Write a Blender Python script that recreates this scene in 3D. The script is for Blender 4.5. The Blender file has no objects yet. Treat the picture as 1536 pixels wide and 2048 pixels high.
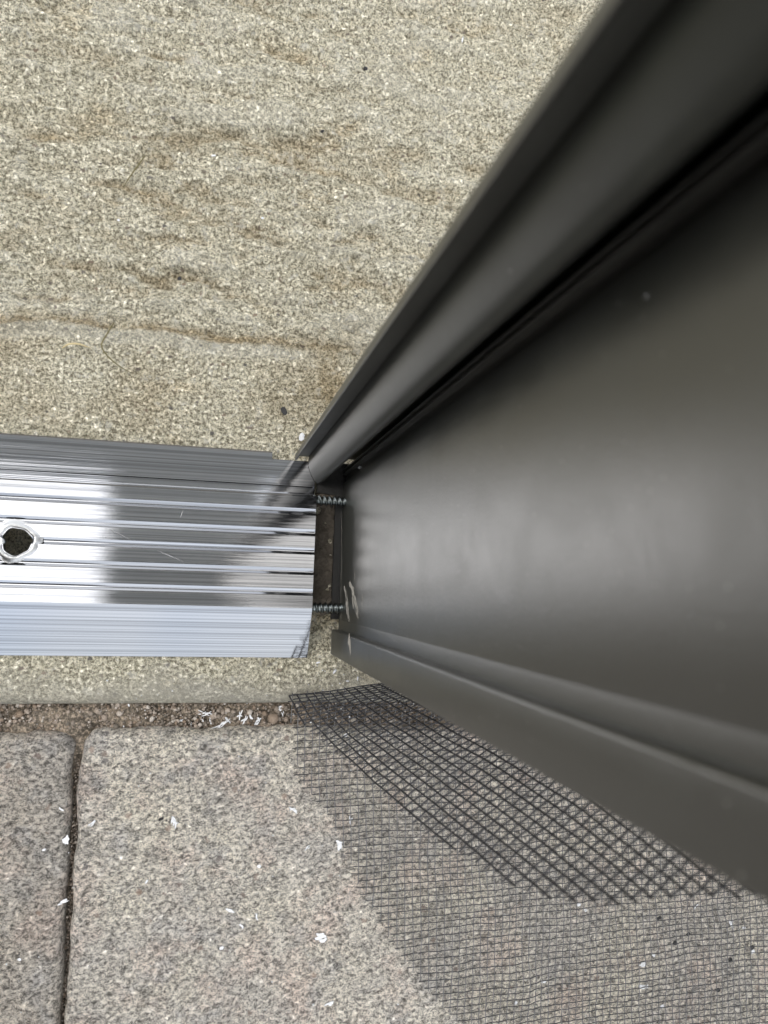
import bpy, bmesh, math, random
import numpy as np
from mathutils import Vector, Matrix

C = bpy.context
SC = C.scene
random.seed(7)
RNG = np.random.default_rng(11)
MM = 0.001

# ------------------------------------------------------------------ camera
F = 1500.0
H = 200.0                                   # lens height over the slab, mm
CX, CY = 768.0, 1024.0
Xa = Vector((6533, -346, -1500)).normalized()
Za = Vector((352, 144, 1500)).normalized()
Xa = (Xa - Za * Xa.dot(Za)).normalized()
Ya = Za.cross(Xa)
ROT = Matrix((Xa, Ya, Za))                  # camera -> world
cam_d = bpy.data.cameras.new('camera')
cam = bpy.data.objects.new('camera', cam_d)
SC.collection.objects.link(cam)
cam.matrix_world = Matrix.Translation((0, 0, H * MM)) @ ROT.to_4x4()
cam_d.sensor_fit = 'VERTICAL'
cam_d.sensor_height = 36.0
cam_d.lens = 36.0 * F / 2048.0
cam_d.clip_start = 0.004
cam_d.clip_end = 200.0
cam_d.dof.use_dof = True
cam_d.dof.focus_distance = 0.203
cam_d.dof.aperture_fstop = 26.0
cam_d.dof.aperture_blades = 0
SC.camera = cam

# ------------------------------------------------------------------ sky, sun, exposure
SUN_EL = math.radians(60)
SUN_AZ = math.radians(280)                  # compass bearing the light comes from: y+ = 0, clockwise
world = bpy.data.worlds.new('World')
SC.world = world
world.use_nodes = True
wn = world.node_tree
wn.nodes.clear()
sky = wn.nodes.new('ShaderNodeTexSky')
sky.sky_type = 'NISHITA'
sky.sun_disc = False
sky.sun_elevation = SUN_EL
sky.sun_rotation = SUN_AZ
sky.air_density = 1.0
sky.dust_density = 3.0
bg = wn.nodes.new('ShaderNodeBackground')
bg.inputs[1].default_value = 0.12
wo = wn.nodes.new('ShaderNodeOutputWorld')
cmix = wn.nodes.new('ShaderNodeMix'); cmix.data_type = 'RGBA'        # high cloud veil over the clear sky
cn = wn.nodes.new('ShaderNodeTexNoise'); cn.inputs['Scale'].default_value = 2.2; cn.inputs['Detail'].default_value = 5
cr = wn.nodes.new('ShaderNodeMapRange'); cr.inputs[1].default_value = .35; cr.inputs[2].default_value = .65
cr.inputs[3].default_value = .55; cr.inputs[4].default_value = .95
tcw = wn.nodes.new('ShaderNodeTexCoord')
wn.links.new(tcw.outputs['Generated'], cn.inputs['Vector'])
wn.links.new(cn.outputs['Fac'], cr.inputs[0])
wn.links.new(cr.outputs[0], cmix.inputs[0])
wn.links.new(sky.outputs[0], cmix.inputs[6])
sepw = wn.nodes.new('ShaderNodeSeparateXYZ'); wn.links.new(tcw.outputs['Generated'], sepw.inputs[0])
elw = wn.nodes.new('ShaderNodeMapRange'); wn.links.new(sepw.outputs[2], elw.inputs[0])      # overcast sky: paler overhead
elw.inputs[3].default_value = 0.36; elw.inputs[4].default_value = 1.06
clw = wn.nodes.new('ShaderNodeVectorMath'); clw.operation = 'SCALE'
clw.inputs[0].default_value = (8.85, 8.85, 8.8); wn.links.new(elw.outputs[0], clw.inputs['Scale'])
wn.links.new(clw.outputs[0], cmix.inputs[7])
wn.links.new(cmix.outputs[2], bg.inputs[0])
wn.links.new(bg.outputs[0], wo.inputs[0])
sd = bpy.data.lights.new('sun', 'SUN')
sd.energy = 0.5
sd.angle = math.radians(28)
sd.color = (1.0, 0.96, 0.90)
sun = bpy.data.objects.new('sun', sd)
SC.collection.objects.link(sun)
sdir = Vector((math.sin(SUN_AZ) * math.cos(SUN_EL), math.cos(SUN_AZ) * math.cos(SUN_EL), math.sin(SUN_EL)))
sun.rotation_euler = sdir.to_track_quat('Z', 'Y').to_euler()
sun.location = sdir * 5
SC.view_settings.view_transform = 'Standard'
SC.view_settings.look = 'None'
SC.view_settings.gamma = 1.0
SC.view_settings.use_curve_mapping = False
SC.view_settings.exposure = 1.6


# ------------------------------------------------------------------ helpers
def W(px, py, z=0.0):
    """point of the real place (mm) seen at a photo pixel, on the level z"""
    d = ROT @ Vector((px - CX, -(py - CY), -F))
    t = (z - H) / d.z
    return Vector((d.x * t, d.y * t, z))


def scale_at(px, py, z=0.0):
    return (W(px + 1, py, z) - W(px, py, z)).length


def tag(o, label=None, cat=None, group=None, kind=None):
    if label: o['label'] = label
    if cat: o['category'] = cat
    if group: o['group'] = group
    if kind: o['kind'] = kind
    return o


def mesh_obj(name, verts, faces, mat, parent=None, smooth=False):
    me = bpy.data.meshes.new(name)
    me.from_pydata([tuple(c * MM for c in v) for v in verts], [], faces)
    me.update()
    o = bpy.data.objects.new(name, me)
    SC.collection.objects.link(o)
    if mat: me.materials.append(mat)
    if smooth: me.shade_smooth()
    if parent: o.parent = parent
    return o


def np_mesh(name, V, Q, mat, parent=None, smooth=True):
    me = bpy.data.meshes.new(name)
    V = np.asarray(V, dtype=np.float32) * MM
    Q = np.asarray(Q, dtype=np.int32)
    n = Q.shape[1]
    me.vertices.add(len(V)); me.vertices.foreach_set('co', V.ravel())
    me.loops.add(Q.size); me.loops.foreach_set('vertex_index', Q.ravel())
    me.polygons.add(len(Q))
    me.polygons.foreach_set('loop_start', np.arange(0, Q.size, n, dtype=np.int32))
    me.polygons.foreach_set('loop_total', np.full(len(Q), n, dtype=np.int32))
    me.update(calc_edges=True)
    me.validate()
    if smooth: me.shade_smooth()
    me.materials.append(mat)
    o = bpy.data.objects.new(name, me)
    SC.collection.objects.link(o)
    if parent: o.parent = parent
    return o


def empty(name, loc=(0, 0, 0)):
    o = bpy.data.objects.new(name, None)
    SC.collection.objects.link(o)
    o.location = loc
    o.empty_display_size = 0.01
    return o


def hash2(ix, iy, seed):
    n = (ix.astype(np.int64) * 374761393 + iy.astype(np.int64) * 668265263 + seed * 974634777) & 0xFFFFFFFF
    n = ((n ^ (n >> 13)) * 1274126177) & 0xFFFFFFFF
    return ((n ^ (n >> 16)) & 0xFFFFFF) / float(0xFFFFFF)


def vnoise(x, y, seed=0):
    ix, iy = np.floor(x).astype(np.int64), np.floor(y).astype(np.int64)
    fx, fy = x - ix, y - iy
    fx = fx * fx * fx * (fx * (fx * 6 - 15) + 10); fy = fy * fy * fy * (fy * (fy * 6 - 15) + 10)
    a = hash2(ix, iy, seed); b = hash2(ix + 1, iy, seed)
    c = hash2(ix, iy + 1, seed); d = hash2(ix + 1, iy + 1, seed)
    return (a * (1 - fx) + b * fx) * (1 - fy) + (c * (1 - fx) + d * fx) * fy - 0.5


def fbm(x, y, size, octs=4, seed=0, rough=0.55):
    s, a = 0, 1.0
    f = 1.0 / size
    for k in range(octs):
        ca, sa = math.cos(k * 1.1 + .4), math.sin(k * 1.1 + .4)
        s = s + a * vnoise((x * ca - y * sa) * f + 17.3 * k, (x * sa + y * ca) * f + 9.1 * k, seed + k)
        a *= rough; f *= 2.03
    return s


def axis_grid(lo, hi, dlo, dhi, step, far):
    """coordinates dense inside dlo..dhi and coarse beyond"""
    mid = np.arange(dlo, dhi + step * .5, step)
    left, v, s = [], dlo, step
    while v > lo:
        s *= 1.35; v -= min(s, far); left.append(max(v, lo))
    right, v, s = [], mid[-1], step
    while v < hi:
        s *= 1.35; v += min(s, far); right.append(min(v, hi))
    return np.concatenate([np.array(left[::-1]), mid, np.array(right)])


def grid_faces(nx, ny):
    i = np.arange(nx - 1)[None, :]; j = np.arange(ny - 1)[:, None]
    a = j * nx + i
    return np.stack([a, a + 1, a + nx + 1, a + nx], -1).reshape(-1, 4)


# ------------------------------------------------------------------ materials
class NT:
    def __init__(self, name):
        self.m = bpy.data.materials.new(name)
        self.m.use_nodes = True
        self.t = self.m.node_tree
        self.t.nodes.clear()
        self.out = self.n('ShaderNodeOutputMaterial')
        self.b = self.n('ShaderNodeBsdfPrincipled')
        self.l(self.b.outputs[0], self.out.inputs[0])
        self.tc = self.n('ShaderNodeTexCoord')
        s = self.n('ShaderNodeVectorMath'); s.operation = 'SCALE'
        self.l(self.tc.outputs['Object'], s.inputs[0]); s.inputs['Scale'].default_value = 1000.0
        self.mm = s.outputs[0]              # object coordinates in millimetres

    def n(self, k): return self.t.nodes.new(k)
    def l(self, a, b): self.t.links.new(a, b)

    def stretch(self, sx, sy, sz, rot=0.0):
        m = self.n('ShaderNodeMapping')
        m.inputs['Scale'].default_value = (sx, sy, sz)
        m.inputs['Rotation'].default_value = (0, 0, rot)
        self.l(self.mm, m.inputs['Vector'])
        return m.outputs[0]

    def noise(self, size, detail=3, rough=.55, vec=None, dist=0.0):
        k = self.n('ShaderNodeTexNoise')
        self.l(vec or self.mm, k.inputs['Vector'])
        k.inputs['Scale'].default_value = 1.0 / size
        k.inputs['Detail'].default_value = detail
        k.inputs['Roughness'].default_value = rough
        k.inputs['Distortion'].default_value = dist
        return k.outputs['Fac']

    def voro(self, size, out='Distance', vec=None, feature='F1', rnd=1.0):
        k = self.n('ShaderNodeTexVoronoi')
        k.feature = feature
        self.l(vec or self.mm, k.inputs['Vector'])
        k.inputs['Scale'].default_value = 1.0 / size
        k.inputs['Randomness'].default_value = rnd
        return k.outputs[out]

    def ramp(self, fac, *stops, interp='LINEAR'):
        r = self.n('ShaderNodeValToRGB')
        r.color_ramp.interpolation = interp
        e = r.color_ramp.elements
        while len(e) < len(stops): e.new(0.5)
        for k, (p, c) in enumerate(stops):
            e[k].position = p
            e[k].color = (c, c, c, 1) if not isinstance(c, tuple) else (*c, 1)
        self.l(fac, r.inputs[0])
        return r.outputs[0]

    def mix(self, fac, a, b, mode='MIX'):
        m = self.n('ShaderNodeMix'); m.data_type = 'RGBA'; m.blend_type = mode
        for s, v in ((m.inputs[0], fac), (m.inputs[6], a), (m.inputs[7], b)):
            if isinstance(v, (int, float)): s.default_value = v if s == m.inputs[0] else (v, v, v, 1)
            elif isinstance(v, tuple): s.default_value = (*v, 1)
            else: self.l(v, s)
        return m.outputs[2]

    def math(self, op, a, b=0.0, clamp=False):
        m = self.n('ShaderNodeMath'); m.operation = op; m.use_clamp = clamp
        for s, v in ((m.inputs[0], a), (m.inputs[1], b)):
            if isinstance(v, (int, float)): s.default_value = v
            else: self.l(v, s)
        return m.outputs[0]

    def bump(self, h, dist_mm, strength=1.0, prev=None):
        b = self.n('ShaderNodeBump')
        b.inputs['Strength'].default_value = strength
        b.inputs['Distance'].default_value = dist_mm * MM
        self.l(h, b.inputs['Height'])
        if prev is not None: self.l(prev, b.inputs['Normal'])
        return b.outputs[0]

    def set(self, **k):
        for key, v in k.items():
            s = self.b.inputs[{'base': 'Base Color', 'rough': 'Roughness', 'metal': 'Metallic', 'normal': 'Normal',
                               'spec': 'Specular IOR Level', 'aniso': 'Anisotropic', 'coat': 'Coat Weight', 'ior': 'IOR'}[key]]
            if isinstance(v, (int, float)): s.default_value = v
            elif isinstance(v, tuple): s.default_value = (*v, 1)
            else: self.l(v, s)
        return self.m


def m_concrete():
    t = NT('weathered_concrete')
    big = t.noise(38, 3, .6, t.stretch(.55, 1.2, 1))
    streak = t.noise(8, 5, .66, t.stretch(.25, 1.3, 1, .05), 1.0)
    fine = t.noise(.88, 7, .82, None, .3)
    fine2 = t.noise(.5, 3, .75, t.stretch(1.1, .9, 1, .7))
    mid = t.noise(3.2, 5, .75)
    rust = t.noise(13, 4, .65, t.stretch(.6, 1.0, 1, .3))
    g = t.ramp(fine, (.40, (.15, .14, .105)), (.445, (.36, .345, .27)), (.49, (.66, .645, .53)), (.53, (.95, .92, .78)), (.58, (1.0, .98, .88)))
    g = t.mix(t.ramp(fine2, (.36, .8), (.45, 0.)), g, (.20, .175, .135))
    tint = t.mix(t.ramp(big, (.36, 0.), (.64, 1.)), (1.04, 1.005, .925), (.98, .94, .85))
    tint = t.mix(t.ramp(streak, (.52, 0.), (.68, .5)), tint, (.72, .67, .57))
    tint = t.mix(t.ramp(rust, (.56, 0.), (.72, .55)), tint, (.90, .76, .56))
    tint = t.mix(t.ramp(mid, (.53, 0.), (.64, .55)), tint, (.66, .63, .58))
    base = t.mix(1.0, g, tint, 'MULTIPLY')
    base = t.mix(t.ramp(mid, (.36, .5), (.44, 0.)), base, (.82, .80, .72))
    sep = t.n('ShaderNodeSeparateColor'); t.l(t.voro(2.6, 'Color', t.stretch(1, 1.3, 1, .4)), sep.inputs[0])
    vd = t.voro(2.6, 'Distance', t.stretch(1, 1.3, 1, .4))
    pick = t.ramp(sep.outputs[0], (.86, 0.), (.88, .85))
    inside = t.ramp(t.math('ADD', vd, t.math('MULTIPLY', fine, .9)), (.62, 1.), (.72, 0.))
    stone = t.mix(sep.outputs[1], (.12, .12, .12), (.38, .29, .21))
    base = t.mix(t.math('MULTIPLY', pick, inside), base, stone)
    asm = t.n('ShaderNodeAttribute'); asm.attribute_name = 'smooth'
    base = t.mix(t.math('MULTIPLY', asm.outputs['Fac'], .7), base, t.mix(t.ramp(big, (.4, 0.), (.6, 1.)), (.50, .475, .40), (.42, .405, .36)))
    at = t.n('ShaderNodeAttribute'); at.attribute_name = 'dirt_shade'
    aw = t.n('ShaderNodeAttribute'); aw.attribute_name = 'crest_light'
    base = t.mix(t.math('MULTIPLY', at.outputs['Fac'], t.ramp(mid, (.36, .55), (.56, 1.)), True), base, t.mix(1.0, base, (.62, .54, .43), 'MULTIPLY'))
    base = t.mix(t.math('MULTIPLY', aw.outputs['Fac'], .22), base, (.90, .89, .80))
    h = t.math('ADD', t.ramp(fine, (.40, 0.), (.58, 1.)), t.math('MULTIPLY', t.math('ADD', fine2, mid), .7))
    return t.set(base=base, rough=.92, spec=.25, normal=t.bump(h, .45, 1.0))


def m_paver(name, a, b, c, d):
    t = NT(name)
    big = t.noise(26, 4, .6)
    mid = t.noise(4.5, 5, .75, None, .6)
    fine = t.noise(1.1, 8, .85, t.stretch(.85, 1.2, 1, -.5), .4)
    fine2 = t.noise(.5, 3, .75)
    tint = t.noise(17, 4, .65, t.stretch(1, 1, 1, 1.2))
    blot = t.noise(9, 4, .65, t.stretch(1, 1, 1, 2.2))
    base = t.mix(t.ramp(big, (.38, 0.), (.60, 1.)), a, b)
    base = t.mix(t.ramp(tint, (.52, 0.), (.68, .8)), base, c)
    base = t.mix(t.ramp(blot, (.54, 0.), (.68, .7)), base, d)
    base = t.mix(t.ramp(mid, (.53, 0.), (.66, .55)), base, (.25, .235, .22))
    g = t.ramp(fine, (.395, .16), (.445, .50), (.495, 1.0), (.54, 1.5), (.60, 1.65))
    base = t.mix(1.0, base, g, 'MULTIPLY')
    base = t.mix(t.ramp(fine2, (.35, .75), (.44, 0.)), base, (.13, .12, .11))
    sep = t.n('ShaderNodeSeparateColor'); t.l(t.voro(3.2, 'Color'), sep.inputs[0])
    vd = t.voro(3.2)
    pick = t.math('MULTIPLY', t.ramp(sep.outputs[0], (.86, 0.), (.88, .7)), t.ramp(t.math('ADD', vd, t.math('MULTIPLY', fine, .9)), (.62, .9), (.74, 0.)))
    base = t.mix(pick, base, t.mix(sep.outputs[1], (.16, .16, .17), (.48, .34, .26)))
    h = t.math('ADD', t.ramp(fine, (.38, 0.), (.60, 1.)), t.math('MULTIPLY', mid, .9))
    return t.set(base=base, rough=.93, spec=.22, normal=t.bump(h, .5, 1.0))


def m_sand():
    t = NT('gritty_joint_sand')
    f = t.noise(.8, 5, .7)
    g = t.noise(9, 3, .6)
    base = t.mix(t.ramp(g, (.4, 0.), (.6, 1.)), (.17, .14, .105), (.11, .095, .075))
    base = t.mix(t.ramp(f, (.50, 0.), (.62, .8)), base, (.42, .34, .26))
    base = t.mix(t.ramp(f, (.38, .9), (.48, 0.)), base, (.06, .05, .04))
    return t.set(base=base, rough=.95, spec=.2, normal=t.bump(f, .5, 1.0))


def m_grain():
    t = NT('sand_grain')
    oi = t.n('ShaderNodeNewGeometry')
    r = t.ramp(oi.outputs['Random Per Island'], (0., (.20, .145, .10)), (.3, (.30, .25, .205)), (.55, (.13, .115, .095)),
               (.8, (.36, .30, .245)), (1., (.48, .44, .39)))
    n = t.noise(.4, 3)
    return t.set(base=t.mix(t.ramp(n, (.4, .35), (.6, 0.)), r, (.1, .08, .06)), rough=.8, spec=.3, normal=t.bump(n, .1))


def m_alu():
    t = NT('mill_finish_aluminium')
    s1 = t.noise(.55, 4, .65, t.stretch(.0012, 1, 1))
    s2 = t.noise(2.6, 3, .6, t.stretch(.0015, 1, 1))
    s3 = t.noise(.22, 3, .6, t.stretch(.004, 1, 1))
    h = t.math('ADD', t.math('MULTIPLY', s1, .8), t.math('ADD', t.math('MULTIPLY', s2, 1.6), t.math('MULTIPLY', s3, .3)))
    n = t.bump(h, .009, 1.0)
    base = t.mix(t.ramp(s1, (.40, 1.), (.56, 0.)), (.45, .458, .475), (.27, .278, .292))
    spots = t.noise(1.6, 4, .7)
    rough = t.math('ADD', t.ramp(s3, (.35, .035), (.65, .065)), t.ramp(spots, (.66, 0.), (.80, .08)))
    return t.set(base=base, metal=1.0, rough=rough, normal=n)


def m_cut_alu():
    t = NT('saw_cut_aluminium')
    s = t.noise(.3, 4, .7, t.stretch(1, .2, 1))
    return t.set(base=t.mix(s, (.28, .28, .29), (.52, .52, .53)), metal=1.0, rough=.42, normal=t.bump(s, .06))


def m_bronze(name='dark_bronze_paint', matte=False):
    t = NT(name)
    o1 = t.noise(.55, 3, .55)
    o2 = t.noise(5.0, 3, .55)
    smear = t.noise(14, 4, .65, None, .6)
    h = t.math('ADD', o1, t.math('MULTIPLY', o2, .5))
    base = t.mix(t.ramp(smear, (.45, 0.), (.70, 1.)), (.0155, .017, .014), (.020, .022, .018))
    vd = t.voro(1.7)
    vc = t.voro(1.7, 'Color')
    sep = t.n('ShaderNodeSeparateColor'); t.l(vc, sep.inputs[0])
    pick = t.math('MULTIPLY', t.ramp(sep.outputs[0], (.93, 0.), (.94, 1.)), t.ramp(vd, (.06, .5), (.08, 0.)))
    base = t.mix(pick, base, (.45, .44, .42))
    rough = t.ramp(smear, (.35, .35), (.70, .42))
    if matte: return t.set(base=base, rough=.46, spec=.5, ior=1.45, normal=t.bump(h, .03, 1.0))
    grain = t.noise(.32, 2, .6)
    return t.set(base=base, rough=rough, spec=1.0, ior=1.68, normal=t.bump(grain, .016, 1.0, t.bump(h, .028, 1.0)))


def m_plain(name, col, rough=.6, metal=0.0, nsize=1.0, amp=.25, bump=.05, spec=.4):
    t = NT(name)
    n = t.noise(nsize, 4, .6)
    dark = tuple(c * (1 - amp) for c in col)
    return t.set(base=t.mix(n, dark, col), rough=rough, metal=metal, spec=spec, normal=t.bump(n, bump))


MAT = dict(
    concrete=m_concrete(),
    paverA=m_paver('grey_worn_paver', (.68, .63, .535), (.59, .55, .49), (.65, .545, .47), (.50, .48, .455)),
    paverB=m_paver('dark_grey_worn_paver', (.53, .48, .41), (.47, .435, .385), (.52, .43, .37), (.40, .385, .365)),
    sand=m_sand(), grain=m_grain(), alu=m_alu(), cut=m_cut_alu(), bronze=m_bronze(), matte=m_bronze('matte_bronze_coating', True),
    zinc=m_plain('zinc_plated_steel', (.26, .29, .29), .3, 1.0, .8, .35, .02),
    screen=m_plain('charcoal_screen_fibre', (.022, .022, .026), .38, 0, .5, .4, .01, .5),
    screen_glint=m_plain('charcoal_screen_fibre_glint', (.13, .13, .128), .33, .1, .5, .3, .01, .8),  # upright strands: sky glints put into a paler base colour
    white=m_plain('white_plastic_shaving', (.62, .63, .64), .35, 0, .6, .08, .03, .5),
    dirt_shade=m_plain('brown_dirt_shade', (.17, .145, .115), .95, 0, .7, .75, .5),
    column_dark=m_plain('added_column_dark', (.045, .032, .022), .8, 0, 30, .4, .4),
    burr=m_plain('torn_aluminium', (.40, .41, .42), .3, 1.0, 1.2, .25, .12),
    foot_shade=m_plain('black_foot_shade', (.02, .02, .019), .65, 0, 1.2, .5, .15),
    black=m_plain('black_chip', (.018, .018, .018), .6, 0, .5, .4, .05),
    straw=m_plain('dry_straw', (.50, .42, .24), .7, 0, .8, .3, .02),
    grass=m_plain('dry_grass_stem', (.16, .14, .06), .7, 0, .6, .5, .02),
    scratch=m_plain('scratched_paint', (.40, .38, .34), .7, 0, .3, .4, .02),
    wall=m_plain('painted_house_wall', (.30, .28, .25), .85, 0, 30, .15, .4),
    beam=m_plain('added_beam_white', (.66, .72, .82), .7, 0, 40, .1, .3),
    soffit=m_plain('soffit_board', (.30, .31, .34), .8, 0, 40, .2, .3),
)

# ------------------------------------------------------------------ setting: slab, joint sand, pavers
slab_front = (W(100, 1411, -2).y + W(560, 1409, -2).y) / 2
gx = axis_grid(-1600, 1600, -150, 175, .55, 60)
gy = axis_grid(slab_front, 1900, slab_front, 185, .55, 60)
X, Y = np.meshgrid(gx, gy)
cl = [W(0, 652).to_2d(), W(250, 664).to_2d(), W(480, 684).to_2d(), W(640, 700).to_2d()]
ridge_y = np.interp(X, [c.x for c in cl], [c.y for c in cl]) + fbm(X, Y * 0, 14, 3, 50) * 2.2
fade = np.clip((W(660, 690).x - X) / 25, 0, 1)
rough_zone = 1 / (1 + np.exp(-(Y - ridge_y) / 1.5))          # rougher north of the trowelled band
Z = fbm(X, Y, 60, 3, 1) * 1.3 + fbm(X * .34 + Y * .03, Y * 1.15, 6.5, 5, 5, .66) * (0.25 + 1.9 * rough_zone)
Z += fbm(X, Y, 2.2, 3, 9) * (.30 + .6 * rough_zone)
Z += np.exp(-((Y - ridge_y) / 1.3) ** 2) * 1.1 * fade - np.exp(-((Y - ridge_y - 3.0) / 1.6) ** 2) * .6 * fade
low = fbm(X * .34 + Y * .03, Y * 1.15, 6.5, 5, 5, .66)
dirt_shade_a = np.clip((-low - .17) * 1.7, 0, .75) * rough_zone * (.45 + .55 * np.clip(fbm(X, Y, 45, 2, 61) * 3 + .5, 0, 1))  # hollows darkened to paint in their relief shade
dirt_shade_a = np.maximum(dirt_shade_a, np.exp(-((Y - ridge_y - 2.6) / 1.5) ** 2) * (.35 + .65 * fade) * np.clip(.8 + fbm(X, Y, 12, 3, 62) * 1.5, 0, 1))  # dark north side of the ridge: shade put into the tone
band = (1 - rough_zone) * np.clip((Y - W(300, 885).y) / 4, 0, 1)
dirt_shade_a = np.maximum(dirt_shade_a, band * np.clip(.20 + fbm(X, Y, 18, 4, 63) * .7, 0, 1))
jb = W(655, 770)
dirt_shade_a = np.maximum(dirt_shade_a, np.exp(-(((X - jb.x) / 13) ** 2 + ((Y - jb.y) / 16) ** 2)) * np.clip(.75 + fbm(X, Y, 7, 4, 64) * 1.3, 0, 1))
FUR = [((150, 362), (250, 372), (352, 392)), ((385, 394), (430, 402), (475, 404)), ((255, 468), (340, 474), (430, 482)), ((20, 262), (90, 272), (170, 276)),
       ((0, 380), (60, 388), (110, 402)), ((320, 262), (420, 276), (520, 274)), ((330, 655), (400, 668), (500, 690)), ((60, 520), (160, 530), (240, 548)),
       ((250, 108), (340, 122), (420, 118)), ((560, 330), (640, 342), (720, 350)), ((10, 590), (110, 602), (190, 600))]
fur_h = np.zeros_like(X)
for k_, seg in enumerate(FUR):
    q_ = [W(*p_) for p_ in seg]
    yy = np.interp(X, [p_.x for p_ in q_], [p_.y for p_ in q_]) + fbm(X, X * 0, 7, 3, 80 + k_) * 1.3
    ends = np.clip((X - q_[0].x) / 7, 0, 1) * np.clip((q_[-1].x - X) / 7, 0, 1)
    g_ = np.exp(-((Y - yy) / (1.0 + .5 * (k_ % 2))) ** 2) * ends
    fur_h += g_ * .8 - np.exp(-((Y - yy + 2.4) / 1.3) ** 2) * ends * .5
    dirt_shade_a = np.maximum(dirt_shade_a, g_ * (.75 + .25 * (k_ % 3 == 0)))  # furrows painted darker to stand for their shade
rid = np.exp(-((Y - ridge_y - 1.3) / (.8 + .5 * np.clip(fbm(X, X * 0, 20, 2, 66) + .5, 0, 1))) ** 2) * (.3 + .7 * fade)
dirt_shade_a = dirt_shade_a + rid * 1.1 * np.clip(.9 + fbm(X, Y, 8, 3, 67), 0, 1)  # narrower painted shade line along the ridge
lip = np.clip(1 - (Y - slab_front) / 4.5, 0, 1)
dirt_shade_a = np.clip(dirt_shade_a * (1 - lip), 0, 1.4)
smooth_a = np.clip(1.15 - (Y - slab_front) / 10 + fbm(X, Y, 9, 3, 68) * .6, 0, 1) * np.where(Y < slab_front + 14, 1, 0)
crest_light_a = np.clip(np.exp(-((Y - ridge_y + 1.2) / 1.5) ** 2) * fade * 2.2 + np.clip((low - .12) * 2.5, 0, .8) * rough_zone, 0, 1)  # pale band paints the lit south face of the ridge; high spots paler
edge = Y - slab_front
Z = Z - fur_h
R_e = 5.0
rr = np.clip((R_e - edge) / R_e, 0, 1)
Z = Z * np.clip(edge / 16, .12, 1) * np.where((Y < W(300, 1300).y) , .5, 1) - R_e * (1 - np.sqrt(np.clip(1 - rr ** 2, 0, 1)))
# keep the slab level where the sill, jamb and screws sit
ysl = W(300, 1313).y
flat = np.clip((Y - ysl) / 3, 0, 1) * np.clip((W(300, 885).y - Y) / 3, 0, 1)
Z = Z * (1 - flat * .55) - .15
Vt = np.stack([X, Y, Z], -1).reshape(-1, 3)
nx, ny = len(gx), len(gy)
skirt = Vt[:nx].copy(); skirt[:, 2] = -45
Vt = np.concatenate([Vt, skirt])
Q = grid_faces(nx, ny)
i = np.arange(nx - 1)
Q = np.concatenate([Q, np.stack([nx * ny + i, nx * ny + i + 1, i + 1, i], -1)])
slab = np_mesh('concrete_slab', Vt, Q, MAT['concrete'])
dirt_shade_v = np.concatenate([dirt_shade_a.ravel(), np.zeros(nx)])
slab.data.attributes.new('dirt_shade', 'FLOAT', 'POINT').data.foreach_set('value', dirt_shade_v.astype(np.float32))
slab.data.attributes.new('smooth', 'FLOAT', 'POINT').data.foreach_set('value', np.concatenate([smooth_a.ravel(), np.zeros(nx)]).astype(np.float32))
slab.data.attributes.new('crest_light', 'FLOAT', 'POINT').data.foreach_set('value', np.concatenate([crest_light_a.ravel(), np.zeros(nx)]).astype(np.float32))
tag(slab, kind='structure')

ptop = W(350, 1462, -2.5).y
j0 = W(150, 1560, -3); j1 = W(122, 2048, -3)
shear = (j1.x - j0.x) / (j1.y - j0.y)
jx = j0.x + (ptop - j0.y) * shear
gap = 1.25

# sandy bed under and between the pavers, out to the horizon
gx = axis_grid(-30000, 30000, -120, 190, .8, 3000)
gy = axis_grid(-30000, slab_front + 2, -66, slab_front + 2, .6, 3000)
X, Y = np.meshgrid(gx, gy)
Z = -6.2 + fbm(X, Y, 5, 4, 21) * 1.8 + fbm(X, Y, 1.4, 2, 22) * .7 + np.clip((X + 40) / 60, -.4, .3) * .6
Z = np.where(Y < -60, np.minimum(Z, -6.5), Z)
Z = Z - 3.2 * np.exp(-((X - (jx + (Y - ptop) * shear)) / 1.6) ** 2) * np.clip((ptop - 5 - Y) / 4, 0, 1)
bed = np_mesh('sand_bed', np.stack([X, Y, Z], -1).reshape(-1, 3), grid_faces(len(gx), len(gy)), MAT['sand'])
tag(bed, kind='structure')


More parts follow.
